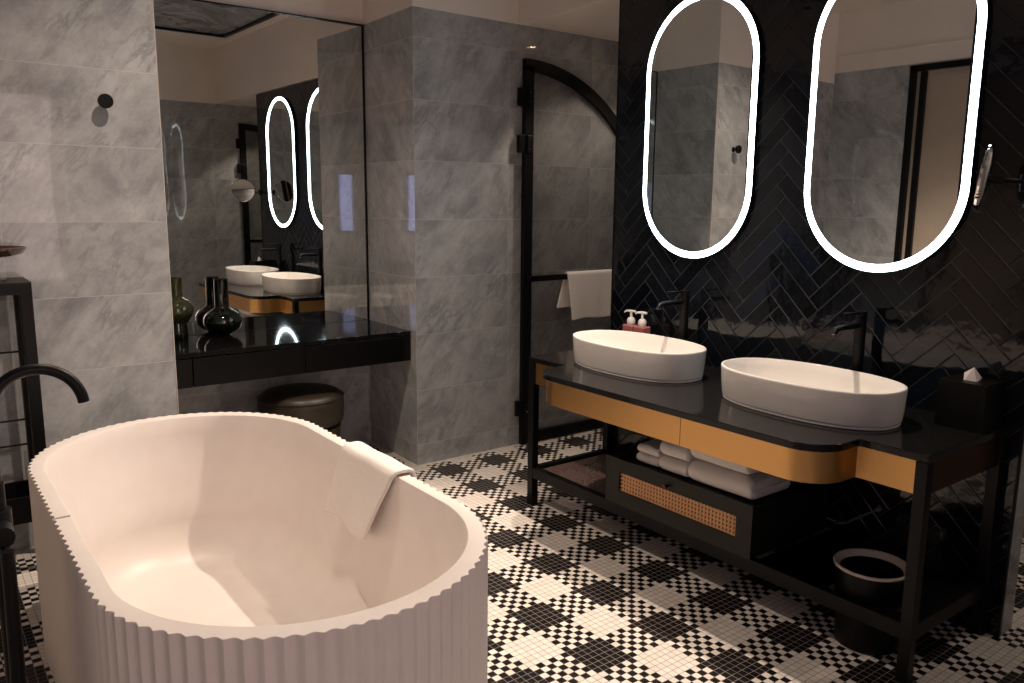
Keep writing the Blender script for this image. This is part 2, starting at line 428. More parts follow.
link('edge_trim', B((XM1 - .012, XM1 - .001, YM - .008, YM + .004, ZD + .001, 2.349), (XL0 + .002, XM1 - .001, YM - .020, YM + .004, 2.345, 2.351),
     (XL0 + .001, XL0 + .006, YM - .022, YM + .004, ZD + .001, 2.349)), 'black', wm)
tag(link('corner_trim', B((XL0 - .0018, XL0 + .001, YF - .002, YF + .006, 0, ZS)), 'cream'), 'thin pale metal corner strip on the grey wall edge left of the alcove', 'corner trim')

# vases on the desk
def vase(name, c, r, hb, rn, hn, label):
    t = thing(name, label, 'vase', c)
    prof = [(0.03, 0), (0.035, 0.002)]
    for k in range(1, 16):
        a = -PI / 2 + 0.35 + (PI - 0.35 - 0.42) * k / 16
        prof.append((max(r * math.cos(a), rn), hb / 2 + hb / 2 * math.sin(a)))
    z1 = prof[-1][1]
    prof += [(rn * 1.02, z1 + .012), (rn, z1 + .03), (rn * .98, z1 + hn), (rn * 1.03, z1 + hn + .003), (rn * .9, z1 + hn + .003), (rn * .86, z1 + hn - .02), (rn * .84, z1 + .04)]
    prof = [(a, b) for a, b in prof]
    link('vase_body', lathe(prof, c), 'glassvase', t, smooth=0.7)
    return t
vase('glass_vase', (1.285, 4.135, ZD), .094, .142, .035, .150, 'round bellied black green glass vase with a straight neck, standing clear on the desk')
gv = thing('footed_vase', 'olive green glass vase on a dark foot half hidden behind the wall edge', 'vase', (1.055, 4.09, ZD))
prof = [(.044, 0), (.046, .003), (.043, .05), (.040, .085), (.050, .089)]
for k in range(1, 14):
    a = -PI / 2 + .75 + (PI - .75 - .42) * k / 14; prof.append((max(.077 * math.cos(a), .030), .148 + .066 * math.sin(a)))
prof += [(.030, .212), (.029, .30), (.031, .304), (.027, .304), (.025, .22)]
link('vase_body', lathe(prof[3:], gv.location), 'olive', gv, smooth=.7)
link('foot', lathe(prof[:4] + [(.0, .086)], gv.location), 'glassvase', gv, smooth=.7)

# stool
st = thing('round_stool', 'round dark olive leather stool tucked under the floating desk', 'stool', (1.590, 3.90, 0))
pr = [(0, .449), (.11, .449), (.175, .443), (.199, .432), (.212, .414), (.217, .385), (.216, .31), (.209, .285), (.190, .27), (0, .27)]
link('seat', lathe(pr[::-1], st.location, 64, cap0=False), 'leather', st, smooth=0.8)
link('piping', lathe([(.2135 + .004 * math.cos(a), .414 + .005 * math.sin(a)) for a in [2 * PI * k / 8 for k in range(8)]], st.location, 64, close=True), 'leather', st, smooth=1)
link('base', lathe([(.16, 0), (.17, .01), (.185, .10), (.197, .26), (0, .262)], st.location, 64), 'leather', st, smooth=0.6)

# ================================================================= BATHTUB
TC = (.706, 2.241); NT = 128 * 10
tub = thing('bathtub', 'large white freestanding oval bathtub with fluted outside', 'bathtub', (TC[0], TC[1], 0))
bm = bmesh.new()
ZR = .60
out = lambda z, off=0.0, am=.0088: [(x, y, z) for x, y in stadium(TC[0], TC[1], .4535, .9135, NT, am, 128, off)]
inn = lambda a, b, z: [(x, y, z) for x, y in stadium(TC[0], TC[1], a, b, NT)]
def blend_loop(a, b, z, shift=0): return [(x, y + shift, z) for x, y in stadium(TC[0], TC[1], a, b, NT)]
FZ = ZR - .515                      # inside floor level
loops = [out(0.0), out(.004), out(.3), out(ZR - .012), out(ZR - .0015), out(ZR, -.0012),
         inn(.418, .867, ZR), inn(.4155, .8645, ZR - .001), inn(.4135, .8625, ZR - .004)]
for k in range(1, 7):               # walls lean in, ends more than sides
    t = k / 6; loops.append(inn(.4135 - .050 * t ** 1.3, .8625 - .095 * t ** 1.4, ZR - .004 - .331 * t))
a0, b0, z0 = .3635, .7675, ZR - .335
for k in range(1, 11):
    g = PI / 2 * k / 10; loops.append(inn(a0 - .135 * (1 - math.cos(g)), b0 - .165 * (1 - math.cos(g)), z0 - (z0 - FZ) * math.sin(g)))
loops += [inn(.16, .53, FZ - .001), inn(.06, .42, FZ - .002)]
L = loft(bm, loops, True)
bm.faces.new(L[-1]); bm.faces.new(L[0][::-1])
link('tub_shell', bm, 'tub', tub, smooth=0.6)
link('rim_joint', B((TC[0] - .4555, TC[0] - .4155, 2.258, 2.268, ZR - .0015, ZR + .0008)), 'tubline', tub)
link('drain', lathe([(.032, 0), (.032, .004), (.02, .007), (0, .007)], (TC[0], TC[1] + .1, FZ - .002), 32), 'cream', tub, smooth=.5)

# towel over the tub rim
def sheet(bm, f, nu, nv, th):
    """thick cloth: f(u, v) -> point; closed slab of thickness th"""
    P = [[Vector(f(i / nu, j / nv)) for j in range(nv + 1)] for i in range(nu + 1)]
    N = [[None] * (nv + 1) for _ in range(nu + 1)]
    for i in range(nu + 1):
        for j in range(nv + 1):
            du = P[min(i + 1, nu)][j] - P[max(i - 1, 0)][j]; dv = P[i][min(j + 1, nv)] - P[i][max(j - 1, 0)]
            N[i][j] = du.cross(dv).normalized()
    A = [[bm.verts.new(P[i][j] + N[i][j] * th / 2) for j in range(nv + 1)] for i in range(nu + 1)]
    C = [[bm.verts.new(P[i][j] - N[i][j] * th / 2) for j in range(nv + 1)] for i in range(nu + 1)]
    for i in range(nu):
        for j in range(nv):
            bm.faces.new((A[i][j], A[i + 1][j], A[i + 1][j + 1], A[i][j + 1]))
            bm.faces.new((C[i][j], C[i][j + 1], C[i + 1][j + 1], C[i + 1][j]))
    for i in range(nu):
        bm.faces.new((A[i][0], C[i][0], C[i + 1][0], A[i + 1][0])); bm.faces.new((A[i][nv], A[i + 1][nv], C[i + 1][nv], C[i][nv]))
    for j in range(nv):
        bm.faces.new((A[0][j], A[0][j + 1], C[0][j + 1], C[0][j])); bm.faces.new((A[nu][j], C[nu][j], C[nu][j + 1], A[nu][j + 1]))

def path_pt(pts, t):
    seg = [(Vector(b) - Vector(a)).length for a, b in zip(pts, pts[1:])]; L = sum(seg) * t
    for (a, b), s in zip(zip(pts, pts[1:]), seg):
        if L <= s or (a, b) == (pts[-2], pts[-1]): return Vector(a).lerp(Vector(b), min(1, L / s))
        L -= s
xi, xo = TC[0] + .413, TC[0] + .462
path = [(xo + .013, .50), (xo + .013, .55), (xo + .012, .592), (xo + .006, .607), (xo - .008, .6125), (xi + .010, .6125), (xi - .003, .610), (xi - .012, .598), (xi - .022, .55), (xi - .034, .50), (xi - .044, .445), (xi - .053, .385)]
def tub_towel(u, v):
    q = path_pt(path, u)
    ins = max(0, (u - .42) / .58)
    yA = 2.385 + .025 * ins; yB = 2.035 + .085 * ins
    y = yA + (yB - yA) * v
    z = q[1]; x = q[0]
    if ins > 0:
        z += .012 * math.sin(v * 6.5 + .3) * ins * u
        x -= .006 * (1 + math.sin(v * 9 + 1)) * ins + .016 * ins * max(0, v - .75) * 4
    return (x, y, z + .0015 * math.sin(v * 11 + u * 5))
bm = bmesh.new(); sheet(bm, tub_towel, 48, 24, .014)
ht = tag(link('hand_towel', bm, 'towel', smooth=1.2), 'white hand towel draped over the right rim of the bathtub', 'towel')
md = ht.modifiers.new('Sub', 'SUBSURF'); md.levels = 1; md.render_levels = 2

# ================================================================= TUB FILLER
tf = thing('bath_filler', 'black floor-standing bath tap with a curved spout beside the tub', 'bath tap', (.12, 1.98, 0))
FX, FY = .120, 2.00
arc = [(FX, FY, .02), (FX, FY, .5), (FX, FY, .948)]
R0 = .092
for k in range(1, 25):
    a = PI - (PI - .10) * k / 24
    arc.append((FX + R0 + R0 * math.cos(a), FY, 0.945 + R0 * 1.02 * math.sin(a)))
link('post', T((arc[:2] + [(FX, FY, .8)], .017)), 'black', tf, smooth=.6)
link('spout', T((arc[2:], .0122), ([(FX, FY, .79), (FX, FY, .945)], .0122), n=20), 'black', tf, smooth=.6)
link('base_plate', lathe([(.045, 0), (.045, .01), (.03, .014), (0, .014)], (FX, FY, 0), 32), 'black', tf, smooth=.5)
link('mixer_body', T(([(FX, FY - .075, .70), (FX, FY + .075, .70)], .023), ([(FX, FY, .66), (FX, FY, .74)], .026)), 'black', tf, smooth=.6)
hnd = link('hand_shower', T(([(FX - .004, FY - .10, .30), (FX, FY - .10, .40), (FX + .004, FY - .10, .68)], [.018, .015, .013]), ([(FX, FY, .69), (FX, FY - .10, .67)], .008)), 'black', tf, smooth=.6)
hz = [(FX, FY - .02, .66), (FX + .005, FY - .05, .4), (FX + .02, FY - .08, .15), (FX + .045, FY - .12, .05), (FX + .055, FY - .18, .03), (FX + .03, FY - .2, .08), (FX + .005, FY - .14, .22), (FX - .004, FY - .10, .31)]
link('hose', T((hz, .007), n=10), 'black', tf, smooth=1)

# ================================================================= RACK LEFT OF THE TUB
rx0, rx1, ry0, ry1, rz = -.10, .378, 3.40, 3.63, 1.105
rk = thing('open_rack', 'tall black metal open rack against the grey wall left of the tub', 'rack', (.14, 3.51, 0))
for a, c in ((rx0, ry0), (rx0, ry1 - .04), (rx1 - .04, ry0), (rx1 - .04, ry1 - .04)):
    link('post', B((a, a + .04, c, c + .04, 0, rz - .045)), 'black', rk, bevel=.002)
link('top_frame', B((rx0, rx1, ry0, ry0 + .04, rz - .045, rz - .006), (rx0, rx1, ry1 - .04, ry1, rz - .045, rz - .006),
     (rx0, rx0 + .04, ry0 + .04, ry1 - .04, rz - .045, rz - .006), (rx1 - .04, rx1, ry0 + .04, ry1 - .04, rz - .045, rz - .006)), 'black', rk)
link('glass_top', B((rx0, rx1, ry0, ry1, rz - .006, rz)), 'greypaint', rk)
for z in (.82, .55, .45):
    link('rail', T(([(rx0 + .03, ry1 - .02, z), (rx1 - .03, ry1 - .02, z)], .004)), 'black', rk)
link('lower_shelf', B((rx0 + .002, rx1 - .002, ry0 + .002, ry1 - .002, .20, .225), (rx0 + .04, rx1 - .04, ry0 + .006, ry0 + .016, .225, .30), (rx0 + .04, rx1 - .04, ry1 - .016, ry1 - .006, .225, .30)), 'black', rk)
cs = thing('cake_stand', 'brown glass footed dish on top of the black rack', 'dish', (.262, 3.50, rz))
link('dish', lathe([(.012, .085), (.07, .088), (.11, .10), (.125, .122), (.121, .123), (.105, .106), (.06, .096), (0, .094)], cs.location, 48), 'amber', cs, smooth=.8)
link('pedestal', lathe([(.05, 0), (.05, .006), (.02, .016), (.012, .03), (.017, .045), (.012, .06), (.014, .086), (0, .088)], cs.location, 32), 'amber', cs, smooth=.8)

# hook on the wall
hk = thing('wall_hook', 'small round black hook on the grey marble wall left of the alcove', 'hook', (.712, YF, 1.785))
def disc_y(c, prof, n=32):     # lathe about -Y
    bm = bmesh.new()
    loft(bm, [[(c[0] + r * math.cos(2 * PI * k / n), c[1] - h, c[2] + r * math.sin(2 * PI * k / n)) for k in range(n)] for r, h in prof], True, True, True)
    return bm
link('knob', disc_y((.712, YF, 1.785), [(.010, .02), (.014, .03), (.026, .034), (.028, .037), (.028, .050), (.026, .053), (.001, .054)]), 'black', hk, smooth=.5)
link('stem', disc_y((.712, YF, 1.785), [(.018, 0), (.018, .004), (.009, .006), (.009, .034)]), 'black', hk, smooth=.5)

# ================================================================= SHOWER DOORS
def arc_profile(x0, zt, x1, z1, n=28):
    # quarter ellipse from (x0, zt), level, dropping to (x1, z1) and beyond
    a = (x1 - x0) / math.sin(math.radians(60)); b = (zt - z1) / (1 - math.cos(math.radians(60)))
    return a, b
def shower_door(name, yf, s, label, dx=0.0):
    """yf front face plane; s = +1 door is drawn towards +X with depth -Y"""
    t = thing(name, label, 'shower door', (2.82, yf, 0), 'arched shower doors')
    x0, xe = 2.813 + dx, 3.70; wd = .060; th = .030; y0, y1 = (yf - th, yf) if s > 0 else (yf, yf + th)
    def zt(x, inner=False):
        # outer arc through measured points
        A, Bv, x_c, z_c = (1.0, 1.0, 2.83 + dx, 2.175 - 1.0) if not inner else (.935, .935, 2.83 + dx, 2.112 - .935)
        q = max(0, 1 - max(0, (x - x_c) / A) ** 2)
        return z_c + Bv * math.sqrt(q)
    xs = [x0 + (xe - x0) * k / 40 for k in range(41)]
    bm = bmesh.new()
    loft(bm, [[(x, y0, zt(x)), (x, y1, zt(x)), (x, y1, zt(x, True)), (x, y0, zt(x, True))] for x in xs], True, True, True)
    link('arched_head', bm, 'black', t)
    link('hinge_stile', B((x0, x0 + wd, y0, y1, .006, 2.14)), 'black', t, bevel=.002)
    link('lock_stile', B((xe - .05, xe, y0, y1, .006, zt(xe, True) + .01)), 'black', t)
    link('bottom_rail', B((x0 + wd, xe - .05, y0, y1, .006, .070)), 'black', t, bevel=.002)
    bm = bmesh.new(); ym = (y0 + y1) / 2
    gx = [x0 + wd - .01 + (xe - .04 - x0 - wd) * k / 30 for k in range(31)]
    loft(bm, [[(x, ym - .004, zt(x, True) + .01), (x, ym + .004, zt(x, True) + .01), (x, ym + .004, .06), (x, ym - .004, .06)] for x in gx], True, True, True)
    link('glass_pane', bm, 'glass', t)
    yo = (y0 if s > 0 else y1)
    for za, zb in ((1.925, 2.02), (1.675, 1.77), (.18, .27)):
        h = link('hinge', B((x0 - .036, x0 + .002, y0 + .002, y1 - .002, za, zb), (x0 + .012, x0 + .05, min(yo, yo - s * .008), max(yo, yo - s * .008), za, zb)), 'black', t, bevel=.002)
        link('screw', B(*[(x0 + .026, x0 + .032, min(yo - s * .008, yo - s * .010), max(yo - s * .008, yo - s * .010), q, q + .006) for q in (za + .02, zb - .026)]), 'chrome', h)
    yb = yo - s * .05
    link('towel_bar', B((x0 + .02, xe - .03, min(yb, yb + s * .014), max(yb, yb + s * .014), .965, .998)), 'black', t, bevel=.003)
    link('bar_bracket', B((x0 + .02, x0 + .045, min(yb, yo), max(yb, yo), .97, .993), (xe - .055, xe - .03, min(yb, yo), max(yb, yo), .97, .993)), 'black', t)
    return t, yb
sd1, yb1 = shower_door('shower_door', YF - .012, 1, 'black framed arched glass shower door against the far marble wall, towel on its bar')
sd2, yb2 = shower_door('shower_door', YB + .012, -1, 'arched black glass shower door behind the camera, seen only in the alcove mirror', .19)

ybm = yb1 + .007
tp = [(ybm + .014, .80), (ybm + .012, .97), (ybm + .012, 1.0), (ybm + .004, 1.008), (ybm - .006, 1.008), (ybm - .0145, 1.0), (ybm - .016, .97), (ybm - .022, .85), (ybm - .024, .735)]
def bar_towel(u, v):
    q = path_pt(tp, u); x = 3.090 + .40 * v
    back_ = max(0, .4 - u) / .4; fr = max(0, (u - .5) / .5)
    x -= .055 * back_ * (1 - v)
    y = q[0] - .006 * math.sin(v * 8 + 1) * fr - .004 * math.sin(v * 17) * fr
    z = q[1] - .010 * (1 - v) * fr + .006 * math.sin(v * 7) * fr
    x += .030 * fr * (1 - v)
    return (x, y, z)
bm = bmesh.new(); sheet(bm, bar_towel, 40, 24, .009)
o = tag(link('bath_towel', bm, 'towel', smooth=1.2), 'white towel folded over the black bar of the far shower door', 'towel')
md = o.modifiers.new('Sub', 'SUBSURF'); md.levels = 1; md.render_levels = 2

# ================================================================= OVAL LED MIRRORS
def led_mirror(yc, label):
    t = thing('oval_mirror', label, 'mirror', (XW, yc, 1.722), 'oval backlit mirrors on the black tiled wall')
    a, b, w = .302, .552, .029     # outer half width / half height
    def loop(aa, bb, x, tilt=0.0): return [(x - tilt * (y - yc), y, z) for y, z in stadium(yc, 1.722, aa, bb, 160)]
    bm = bmesh.new(); loft(bm, [loop(a + .001, b + .001, XW - .0005), loop(a + .001, b + .001, XW - .0185), loop(a - .0015, b - .0015, XW - .0185), loop(a - .0015, b - .0015, XW - .012)], True, True, True)
    link('mirror_body', bm, 'black', t, smooth=.5)
    bm = bmesh.new(); loft(bm, [loop(a - w, b - w, XW - .0125), loop(a - w, b - w, XW - .0175), loop(a - .002, b - .002, XW - .0175), loop(a - .002, b - .002, XW - .0125), loop(a - w, b - w, XW - .0125)], True)
    bmesh.ops.remove_doubles(bm, verts=bm.verts, dist=1e-6)
    link('led_ring', bm, 'led', t, smooth=.6)
    bm = bmesh.new(); loft(bm, [loop(a - w - .0005, b - w - .0005, XW - .010), loop(a - w - .0005, b - w - .0005, XW - .0175, .021)], True, True, True)
    link('mirror_glass', bm, 'mirror', t, smooth=.5)
    return t
led_mirror(2.371, 'oval backlit mirror on the black tiles, the one nearer the shower door')
led_mirror(1.532, 'oval backlit mirror on the black tiles, the one nearer the magnifying mirror')

# ================================================================= VANITY
HC = .7105; VX0, VX1, VY0, VY1 = 2.269, XW - .002, 1.044, 2.871
BXF, BY0, BY1, BR = 2.074, 1.252, 2.612, .125
def bulge(off):
    """counter outline (x, y) inset by off"""
    o = [(VX1, VY0 + off), (VX0 + off, VY0 + off), (VX0 + off, BY0 + off - .012)]
    o += [(VX0 + off - .004, BY0 + off - .003), (VX0 + off - .012, BY0 + off)]
    for k in range(0, 15):
        a = -PI / 2 - (PI / 2) * k / 14; o.append((BXF + off + BR + BR * math.cos(a), BY0 + off + BR + BR * math.sin(a)))
    for k in range(0, 15):
        a = PI - (PI / 2) * k / 14; o.append((BXF + off + BR + BR * math.cos(a), BY1 - off - BR + BR * math.sin(a)))
    o += [(VX0 + off - .012, BY1 - off), (VX0 + off - .004, BY1 - off + .003), (VX0 + off, BY1 - off + .012)]
    o += [(VX0 + off, VY1 - off), (VX1, VY1 - off)]
    return o
vt = thing('vanity_table', 'long black double vanity with brass apron and bowed front on square legs', 'vanity', ((VX0 + VX1) / 2, 1.957, 0))
bm = bmesh.new(); prism(bm, bulge(0), HC - .024, HC)
link('countertop', bm, 'counter', vt, bevel=.003)
# brass apron: a thin skin following the outline
def apron(pts_o, pts_i, z0, z1):
    bm = bmesh.new(); n = len(pts_o)
    L_ = [[bm.verts.new((x, y, z)) for x, y in p] for p, z in ((pts_o, z0), (pts_o, z1), (pts_i, z1), (pts_i, z0))]
    L_.append(L_[0])
    for a, c in zip(L_, L_[1:]):
        for k in range(n - 1): bm.faces.new((a[k], a[k + 1], c[k + 1], c[k]))
    bm.faces.new([l[0] for l in L_[:4]]); bm.faces.new([l[-1] for l in L_[:4]][::-1])
    return bm
oo, ii = bulge(.012)[1:-1], bulge(.026)[1:-1]
oo[0] = (VX0 + .012, VY0 + .037); ii[0] = (VX0 + .026, VY0 + .037)
oo[-1] = (VX0 + .012, VY1 - .037); ii[-1] = (VX0 + .026, VY1 - .037)
link('brass_apron', apron(oo, ii, HC - .126, HC - .024), 'brass', vt, smooth=.5)
link('apron_seam', B((BXF + .0112, BXF + .0122, 1.796, 1.7975, HC - .125, HC - .026)), 'black', vt)
link('end_panel', B((VX0 + .036, VX1 - .036, VY0 + .010, VY0 + .022, HC - .126, HC - .024)), 'bronze_shaded', vt)  # brass end in shade: the darkness is put into the metal colour
link('end_panel', B((VX0 + .036, VX1 - .036, VY1 - .022, VY1 - .010, HC - .126, HC - .024)), 'brass', vt)
LW = .036
for a in (VX0, VX1 - LW):
    for c in (VY0, VY1 - LW):
        link('leg', B((a, a + LW, c, c + LW, 0, HC - .0245)), 'black', vt, bevel=.0015)
RZ0, RZ1 = .135, .185
link('front_rail', B((VX0 + .002, VX0 + .034, VY0 + LW, VY1 - LW, RZ0, RZ1)), 'black', vt, bevel=.0015)
link('back_rail', B((VX1 - .034, VX1 - .002, VY0 + LW, VY1 - LW, RZ0, RZ1)), 'black', vt)
for c in (VY0, VY1 - LW):
    link('side_rail', B((VX0 + LW, VX1 - LW, c + .003, c + LW - .003, RZ0, RZ1)), 'black', vt, bevel=.0015)
for c in (1.575, 2.345):
    link('cross_rail', B((VX0 + .034, VX1 - .034, c, c + .03, RZ0, RZ1 - .004)), 'black', vt)
link('divider_post', B((VX0 + .30, VX0 + .30 + LW, 2.345, 2.381, RZ1 - .004, HC - .13)), 'black', vt)
def cane(x0, x1, y0, y1, plane, w, t, st):
    """open cane weave: two crossed sets of strips. plane 'h': z fixed (x0..x1, y0..y1, z0) ; plane 'v': x fixed, y0..y1, z0..z1"""
    bm = bmesh.new()
    if plane[0] == 'h':
        z = plane[1]; k = x0
        while k < x1 - w: box(bm, k, k + w, y0, y1, z, z + t); k += st
        k = y0
        while k < y1 - w: box(bm, x0, x1, k, k + w, z + t, z + 2 * t); k += st
    else:
        x = plane[1]; z0, z1 = x0, x1; k = z0
        while k < z1 - w: box(bm, x - t, x, y0, y1, k, k + w); k += st
        k = y0
        while k < y1 - w: box(bm, x - 2 * t, x - t, k, k + w, z0, z1); k += st
    return bm
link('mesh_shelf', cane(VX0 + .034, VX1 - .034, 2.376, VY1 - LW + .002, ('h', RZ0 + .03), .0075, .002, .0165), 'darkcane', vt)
bm = bmesh.new(); NN = 64; bx, by = 2.412, 1.255
def rect_pt(k):
    a = 2 * PI * k / NN; c, s_ = math.cos(a), math.sin(a); X0_, X1_, Y0_, Y1_ = VX0 + .034, VX1 - .034, VY0 + LW, 1.575
    tx = ((X1_ if c > 0 else X0_) - bx) / c if abs(c) > 1e-6 else 1e9
    ty = ((Y1_ if s_ > 0 else Y0_) - by) / s_ if abs(s_) > 1e-6 else 1e9
    t = min(tx, ty); return bx + c * t, by + s_ * t
RO = [rect_pt(k) for k in range(NN)]; RI = [(bx +   .124 * math.cos(2 * PI * k / NN), by + .124 * math.sin(2 * PI * k / NN)) for k in range(NN)]
lo = [(x, y, RZ0 + .015) for x, y in RI]
loft(bm, [lo, [(x, y, RZ0 + .015) for x, y in RO], [(x, y, RZ0 + .030) for x, y in RO], [(x, y, RZ0 + .030) for x, y in RI], lo], True)
bmesh.ops.remove_doubles(bm, verts=bm.verts, dist=1e-6)
link('open_shelf', bm, 'blackwood', vt)
# drawer unit
du = link('drawer_unit', B((VX0 + .014, VX1 - .05, 1.617, 2.335, RZ1 + .001, .372)), 'greypaint', vt)
fx = VX0 - .004
fy0, fy1, fz0, fz1 = 1.613, 2.339, RZ1 + .001, .380
cy0, cy1, cz0, cz1 = 1.680, 2.262, .245, .325
df = link('drawer_front', B((fx, fx + .018, fy0, cy0, fz0, fz1), (fx, fx + .018, cy1, fy1, fz0, fz1), (fx, fx + .018, cy0, cy1, fz0, cz0), (fx, fx + .018, cy0, cy1, cz1, fz1)), 'greypaint', vt)
link('cane_panel', cane(cz0, cz1, cy0, cy1, ('v', fx + .012), .0085, .002, .0160), 'cane', df)
bm = bmesh.new()
loft(bm, [[(fx - h, 1.998 + r * math.cos(2 * PI * k / 24), .344 + r * math.sin(2 * PI * k / 24)) for k in range(24)] for r, h in [(.005, 0), (.005, .012), (.010, .015), (.0115, .02), (.010, .026), (.002, .027)]], True, True, True)
link('knob', bm, 'bronze_shaded', df, smooth=.6)

# basins
def basin(yc, label):
    t = thing('vessel_basin', label, 'basin', (2.463, yc, HC), 'oval countertop basins')
    E_ = 2.35; a, b, z1 = .186, .327, .8325
    Lp = lambda aa, bb, z: [(x, y, z) for x, y in superell(2.463, yc, aa, bb, E_, 128)]
    bm = bmesh.new()
    loft(bm, [Lp(a - .020, b - .020, HC + .0005), Lp(a - .011, b - .011, HC + .002), Lp(a - .011, b - .011, HC + .006), Lp(a - .014, b - .014, HC + .008), Lp(a - .008, b - .008, HC + .014), Lp(a - .004, b - .004, HC + .05), Lp(a, b, z1 - .008),
              Lp(a, b, z1 - .003), Lp(a - .002, b - .002, z1), Lp(a - .006, b - .006, z1), Lp(a - .008, b - .008, z1 - .003), Lp(a - .012, b - .012, z1 - .03), Lp(a - .02, b - .02, z1 - .07), Lp(a - .035, b - .04, z1 - .095), Lp(a - .06, b - .075, z1 - .105), Lp(a - .12, b - .20, z1 - .108)], True, True, True)
    link('basin_shell', bm, 'ceramic', t, smooth=.6)
    link('drain_cap', lathe([(.030, 0), (.030, .004), (.024, .007), (0, .007)], (2.463, yc, z1 - .108), 32), 'ceramic', t, smooth=.5)
    return t
basin(2.382, 'white oval vessel basin on the vanity, the one nearer the soap bottles')
basin(1.564, 'white oval vessel basin on the vanity, the one nearer the tissue box')

# faucets
def faucet(yc, label):
    fx_ = 2.722
    t = thing('basin_faucet', label, 'tap', (fx_, yc, HC), 'tall black basin taps')
    link('column', T(([(fx_, yc, HC + .0005), (fx_, yc, HC + .006)], .027), ([(fx_, yc, HC + .006), (fx_, yc, 1.012)], .0195), n=28), 'black', t, smooth=.5)
    link('spout', T(([(fx_, yc, .985), (fx_ - .13, yc, .985), (fx_ - .158, yc, .980), (fx_ - .166, yc, .966)], [.0115, .0105, .0105, .0095])), 'black', t, smooth=.8)
    link('spout_tip', T(([(fx_ - .166, yc, .9665), (fx_ - .167, yc, .962)], .0085)), 'chrome', t, smooth=.5)
    link('lever', T(([(fx_, yc, 1.014), (fx_, yc, 1.034)], .0195), ([(fx_ - .01, yc, 1.028), (fx_ - .115, yc, 1.032)], [.0055, .0045]), n=24), 'black', t, smooth=.5)
    return t
faucet(2.352, 'tall black tap standing behind the basin nearer the soap bottles')
faucet(1.535, 'tall black tap standing behind the basin nearer the tissue box')

# soap bottles
def bottle(yc, label):
    X_ = 2.722; t = thing('soap_bottle', label, 'soap bottle', (X_, yc, HC), 'pink pump bottles on the vanity')
    link('bottle_body', B((X_ - .027, X_ + .027, yc - .031, yc + .031, HC + .0005, HC + .135)), 'soap', t, bevel=.006)
    link('collar', lathe([(.017, 0), (.019, .004), (.019, .022), (.013, .032), (.006, .034), (.0055, .06), (0, .06)], (X_, yc, HC + .135), 24), 'pump', t, smooth=.6)
    link('pump_head', T(([(X_ + .004, yc - .024, HC + .1975), (X_, yc, HC + .198), (X_ - .006, yc + .028, HC + .196), (X_ - .008, yc + .036, HC + .189)], [.005, .0062, .0045, .004])), 'pump', t, smooth=.8)
    return t
bottle(2.672, 'pink soap bottle with white pump, the one nearer the shower door')
bottle(2.600, 'pink soap bottle with white pump, the one nearer the tap')

# tissue box
tb = thing('tissue_box', 'black square tissue box with a white tissue at the end of the vanity', 'tissue box', (2.70, 1.135, HC))
X0, X1, Y0, Y1, Z1 = 2.63, 2.77, 1.060, 1.205, HC + .15
link('box_shell', B((X0, X1, Y0, Y1, HC + .0005, Z1 - .005), (X0, X1, Y0, 1.11, Z1 - .005, Z1), (X0, X1, 1.155, Y1, Z1 - .005, Z1), (X0, 2.675, 1.11, 1.155, Z1 - .005, Z1), (2.725, X1, 1.11, 1.155, Z1 - .005, Z1)), 'black', tb)
bm = bmesh.new()
vv = [(2.680, 1.150, Z1 - .004), (2.72, 1.152, Z1 - .004), (2.722, 1.113, Z1 - .004), (2.682, 1.112, Z1 - .004), (2.694, 1.128, Z1 + .042), (2.702, 1.160, Z1 + .018), (2.700, 1.105, Z1 + .012)]
V = [bm.verts.new(v) for v in vv]
for f in ((0, 1, 5), (1, 4, 5), (0, 5, 4), (1, 2, 4), (2, 6, 4), (3, 4, 6), (2, 3, 6), (0, 4, 3), (3, 2, 1, 0)): bm.faces.new([V[i] for i in f])
link('tissue', bm, 'tissue', tb)

# magnifying mirror
mg = thing('magnifying_mirror', 'round chrome magnifying mirror on a black wall arm beside the oval mirror', 'mirror', (XW, .99, 1.475))
ctr = Vector((2.585, 1.110, 1.488)); nrm = Vector((-.34, 1, .13)).normalized()
ux = nrm.cross(Vector((0, 0, 1))).normalized(); uz = ux.cross(nrm)
def mdisc(prof, n=48):
    bm = bmesh.new()
    loft(bm, [[tuple(ctr + nrm * h + (ux * math.cos(2 * PI * k / n) + uz * math.sin(2 * PI * k / n)) * r) for k in range(n)] for r, h in prof], True, True, True)
    return bm
link('mirror_back', mdisc([(.03, -.016), (.09, -.012), (.100, -.006), (.102, 0), (.100, .006), (.096, .007)]), 'chrome', mg, smooth=.5)
link('mirror_face', mdisc([(.096, .0065), (.096, .008)]), 'mirror', mg)
link('arm', T(([tuple(ctr - nrm * .014), tuple(ctr - nrm * .045), (2.66, 1.03, 1.478), (XW - .03, .995, 1.475), (XW - .012, .993, 1.475)], .007), n=14), 'black', mg, smooth=.8)
link('joint', T(([tuple(ctr - nrm * .012), tuple(ctr - nrm * .05)], .013)), 'black', mg, smooth=.5)
link('joint', T(([(2.66, 1.03, 1.45), (2.66, 1.03, 1.50)], .012)), 'black', mg, smooth=.5)
bm = bmesh.new(); tube(bm, [(XW - .0005, .998, 1.475), (XW - .012, .998, 1.475)], .024, 28)
link('wall_plate', bm, 'black', mg, smooth=.5)

# waste bin
wb = thing('waste_bin', 'black round waste bin with a pale rim under the right end of the vanity', 'bin', (2.412, 1.255, 0))
link('bin_body', lathe([(.092, .001), (.096, .004), (.108, .262), (.104, .262), (.090, .01), (0, .01)], wb.location, 48), 'black', wb, smooth=.5)
link('bin_rim', lathe([(.100, .256), (.114, .260), (.1165, .266), (.114, .270), (.108, .269), (.094, .252), (.096, .250)], wb.location, 48, close=True), 'cream', wb, smooth=.5)

